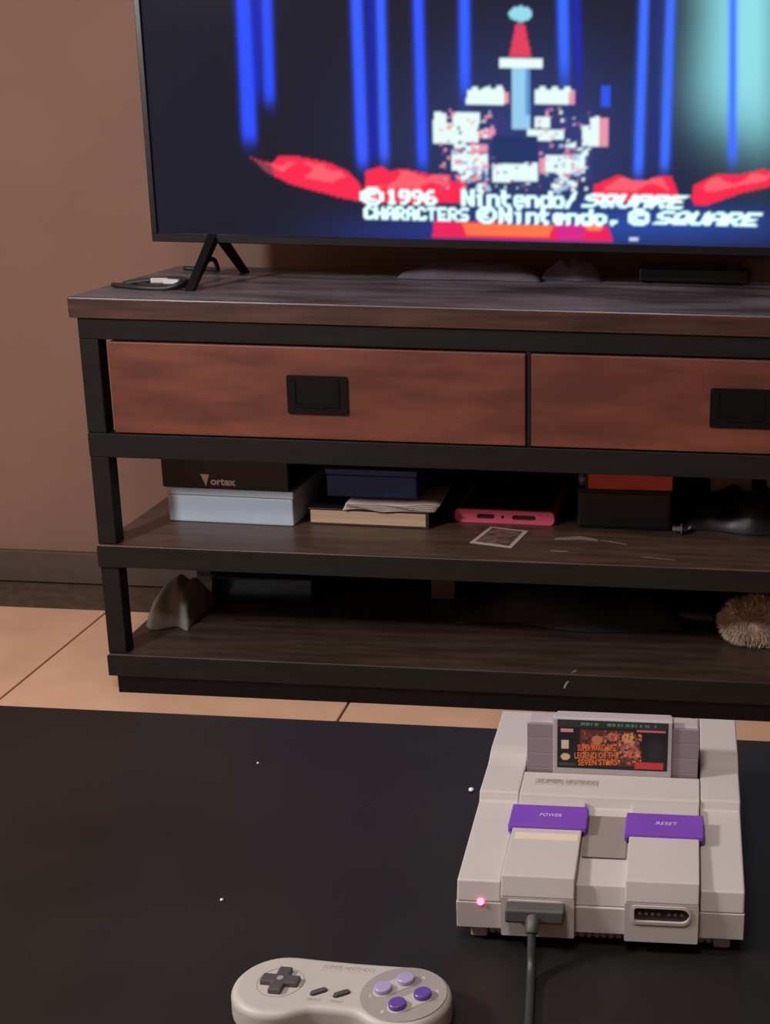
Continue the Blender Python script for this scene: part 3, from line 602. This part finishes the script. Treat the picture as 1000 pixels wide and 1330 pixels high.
def label_picture(X, Z):
    u = (X+.0436)/.0872; v = 1-(Z-rel(.0690))/(.0416); rng = np.random.default_rng(5)
    C = np.zeros(X.shape+(3,))+L3(26, 22, 24)
    def R(u0, v0, u1, v1, c): C[(u > u0) & (u < u1) & (v > v0) & (v < v1)] = L3(*c)
    R(0, .0, 1, .15, (40, 52, 48))
    for k in range(40): a = rng.uniform(.2, .88); R(a, .05, a+rng.uniform(.006, .02), .105, (84, 132, 116))
    R(.72, .155, .98, .20, (206, 112, 118)); R(.20, .19, .70, .93, (92, 48, 40))
    for k in range(160):
        a, b = rng.uniform(.22, .74), rng.uniform(.2, .85); w, h = rng.uniform(.01, .04), rng.uniform(.02, .09)
        R(a, b, a+w, b+h, [(128, 62, 46), (70, 44, 40), (176, 96, 62), (58, 40, 42), (150, 84, 84)][k % 5])
    for a, b, r_, c in ((.64, .34, .055, (212, 158, 96)), (.66, .56, .075, (176, 96, 98)), (.70, .66, .06, (202, 100, 86)), (.50, .32, .05, (186, 108, 66)), (.56, .46, .03, (84, 92, 60)), (.36, .40, .05, (196, 120, 84))):
        C[((u-a)/r_)**2+((v-b)/(r_*1.9))**2 < 1] = L3(*c)
    for k in range(150):
        a, b = rng.uniform(.42, .76), rng.uniform(.2, .84); w, h = rng.uniform(.008, .03), rng.uniform(.02, .07)
        R(a, b, a+w, b+h, [(150, 78, 60), (64, 44, 44), (206, 150, 92), (178, 92, 88), (88, 56, 52), (210, 126, 110)][k % 6])
    R(.76, .21, .975, .82, (27, 24, 27)); R(.82, .35, .955, .70, (38, 36, 40)); R(.70, .83, .965, .965, (198, 54, 60))
    R(.03, .19, .14, .255, (210, 150, 150)); R(.035, .42, .105, .60, (206, 196, 170))
    C[((u-.075)/.042)**2+((v-.77)/.075)**2 < 1] = L3(200, 188, 138); R(.02, .90, .17, .95, (70, 64, 62))
    return C
lb_ = color_grid('label', -.0436, .0436, rel(.0690), rel(.1106), 150, 72, label_picture, vcol_mat('cartridge_label_print', 0, .35), ca, -.00215); lb_['label'] = 'black label with warm picture and orange lettering'
m_or = mat('orange_print', rgb(232, 120, 58), .5, noise=.03)
for s_, x, z, w, h in (('SUPER MARIO RPG', -.0125, .0872, .0300, .0058), ('LEGEND OF THE', -.0125, .0805, .0350, .0056), ('SEVEN STARS', -.0115, .0745, .0310, .0056)):
    text('label_lettering', s_, h*1.3, (x, -.00225, rel(z)), m_or, ca, (math.pi/2, math.radians(-3), 0), width=w, bold=.00012, ext=.00004)

# ------------------------------------------------------------------ controller cord plugged into the console
cc = thing('controller_cord', 'dark grey plug and black cord in the console front port', 'cord', gc.matrix_basis @ Vector((-.0443, -.0058, 0)), .0131)
bm = bmesh.new(); add_prism(bm, [(.0002, .0285), (.0002, .0398), (-.007, .0396), (-.0105, .0385), (-.0112, .0300), (-.0095, .0280)], -.0205, .0205)
bmesh.ops.recalc_face_normals(bm, faces=bm.faces); bm.normal_update(); bev(bm, .0022, 3); from_bm('plug', bm, m_plug, cc)
tube('strain_relief', [(-.0010, -.0085, .0318), (-.0010, -.0135, .0295), (-.0010, -.0175, .0256)], lambda t: .0054-.0012*t, m_plug, cc, 14, 4)
tube('cord', [(-.0010, -.0170, .0262), (-.0006, -.0215, .0190), (0, -.0290, .0085), (.0012, -.043, .0034), (.0040, -.075, .0031), (.0068, -.115, .0031), (.0120, -.170, .0031), (.034, -.225, .0031), (.080, -.245, .0031), (.15, -.235, .0031), (.24, -.24, .0031)], .0030, m_cord, cc, 12, 8)

# ------------------------------------------------------------------ game controller
gp = thing('game_controller', 'light grey dog bone shaped game controller with lavender and purple buttons', 'game controller', (-.2168, .7305, TT), -.045)
CR, CXo = .0313, .0405
out = []
def arc(cx, cy, r, a0, a1, n):
    for i in range(n+1):
        t = math.radians(a0+(a1-a0)*i/n); out.append((cx+r*math.cos(t), cy+r*math.sin(t)))
arc(-CXo, 0, CR, 90, 308, 26)                       # left lobe from its top round to the inner bottom
arc(0-.0130, -.0328, .0120, 128, 90, 4) if False else None
out += [(-.0165, -.0218), (-.0120, -.0208), (-.006, -.0204), (.006, -.0204), (.0120, -.0208), (.0165, -.0218)]
arc(CXo, 0, CR, 232, 450, 26)
out += [(.020, CR-.0006), (0, CR-.0010), (-.020, CR-.0006)]
bm = bmesh.new(); add_prism(bm, out, .0022, .0230, 'Z'); bmesh.ops.recalc_face_normals(bm, faces=bm.faces); bm.normal_update()
es = [e for e in bm.edges if len(e.link_faces) == 2 and e.calc_face_angle() > math.radians(60) and abs(e.verts[0].co.z-e.verts[1].co.z) < 1e-5]
bmesh.ops.bevel(bm, geom=es, offset=.0052, segments=5, affect='EDGES', profile=.5, clamp_overlap=True)
sh = from_bm('shell', bm, m_pad, gp, True)
md = sh.modifiers.new('wn', 'WEIGHTED_NORMAL'); md.keep_sharp = False
for x in (-CXo, CXo): prism('foot_pad', circle(x, 0, .020, 24), 0, .0024, m_dark, gp, .0003, 1, 'Z')
ZT = .0230
def ring(name, cx, cy, r0, r1, z, h, m):
    bm = bmesh.new(); n = 40; A = circle(cx, cy, r0, n); B = circle(cx, cy, r1, n)
    R_ = [[bm.verts.new((p[0], p[1], zz)) for p in q] for q, zz in ((A, z), (A, z+h), (B, z+h), (B, z))]
    for a, b in zip(R_, R_[1:]):
        for i in range(n): bm.faces.new((a[i], a[(i+1) % n], b[(i+1) % n], b[i]))
    return from_bm(name, bm, m, gp)
ring('dpad_ring', -CXo-.0005, .001, .0148, .0153, ZT-.0002, .0004, m_dish)
c_, a_, w_ = (-CXo-.0005, .001), .0125, .0043
cross = [(-w_, -a_), (w_, -a_), (w_, -w_), (a_, -w_), (a_, w_), (w_, w_), (w_, a_), (-w_, a_), (-w_, w_), (-a_, w_), (-a_, -w_), (-w_, -w_)]
prism('dpad', [(c_[0]+x, c_[1]+y) for x, y in cross], ZT-.001, ZT+.0034, m_dark, gp, .0009, 2, 'Z')
prism('dpad_dimple', circle(*c_, .0022, 16), ZT+.0034, ZT+.0037, m_dish, gp, .0001, 1, 'Z')
bc = (CXo+.0005, 0)
prism('button_dish', circle(*bc, .0278, 48), ZT-.001, ZT+.0003, m_dish, gp, .0002, 1, 'Z')
off = {'X': (-.0017, .0124), 'Y': (-.0138, .0012), 'A': (.0128, -.0012), 'B': (-.0004, -.0134)}
ang = math.radians(41)
for p, q in (('Y', 'X'), ('B', 'A')):
    mx, my = (off[p][0]+off[q][0])/2+bc[0], (off[p][1]+off[q][1])/2+bc[1]; L_ = math.dist(off[p], off[q])
    prism('button_plate', pill(mx, my, L_, .0066, math.atan2(off[q][1]-off[p][1], off[q][0]-off[p][0])), ZT, ZT+.0008, m_pad, gp, .0003, 1, 'Z')
for k, (x, y) in off.items():
    mm = m_lav if k in 'XY' else m_pur2; o = prism('button', circle(bc[0]+x, bc[1]+y, .0057, 28), ZT+.0005, ZT+.0042, mm, gp, .0010, 3, 'Z'); o['label'] = 'lavender button' if k in 'XY' else 'purple button'
for k, (x, y) in (('X', (.0085, .0178)), ('Y', (-.0205, -.0055)), ('A', (.0205, .0052)), ('B', (-.0085, -.0195))):
    text('button_lettering', k, .0042, (bc[0]+x, bc[1]+y, ZT+.00035), m_letter, gp, (0, 0, 0), ext=.00005)
for x, s_ in ((-.0133, 'SELECT'), (.0018, 'START')):
    prism('pill_button', pill(x, -.0055, .0068, .0019, math.radians(36)), ZT-.0006, ZT+.0016, m_dark, gp, .0005, 2, 'Z')
    ring_pts = pill(x, -.0055, .0068, .0024, math.radians(36)); bm = bmesh.new(); add_prism(bm, ring_pts, ZT-.0003, ZT+.0001, 'Z'); from_bm('pill_surround', bm, m_slot, gp)
    text('small_lettering', s_, .0028, (x-.0005, -.0132, ZT+.0001), m_dish, gp, (0, 0, 0), ext=.00005)
for x0, x1 in ((-.0200, -.0058), (-.0050, .0160)):
    box('badge', (x0, x1), (.0175, .0245), (ZT-.0002, ZT+.00015), mat('badge_grey', rgb(174, 166, 163), .5, noise=.02), gp, 0)
text('badge_lettering', 'SUPER', .0056, (-.0129, .0210, ZT+.0002), m_print, gp, (0, 0, 0), width=.0130, shear=.25, ext=.00005)
text('badge_lettering', 'NINTENDO', .0056, (.0055, .0210, ZT+.0002), m_print, gp, (0, 0, 0), width=.0195, ext=.00005)
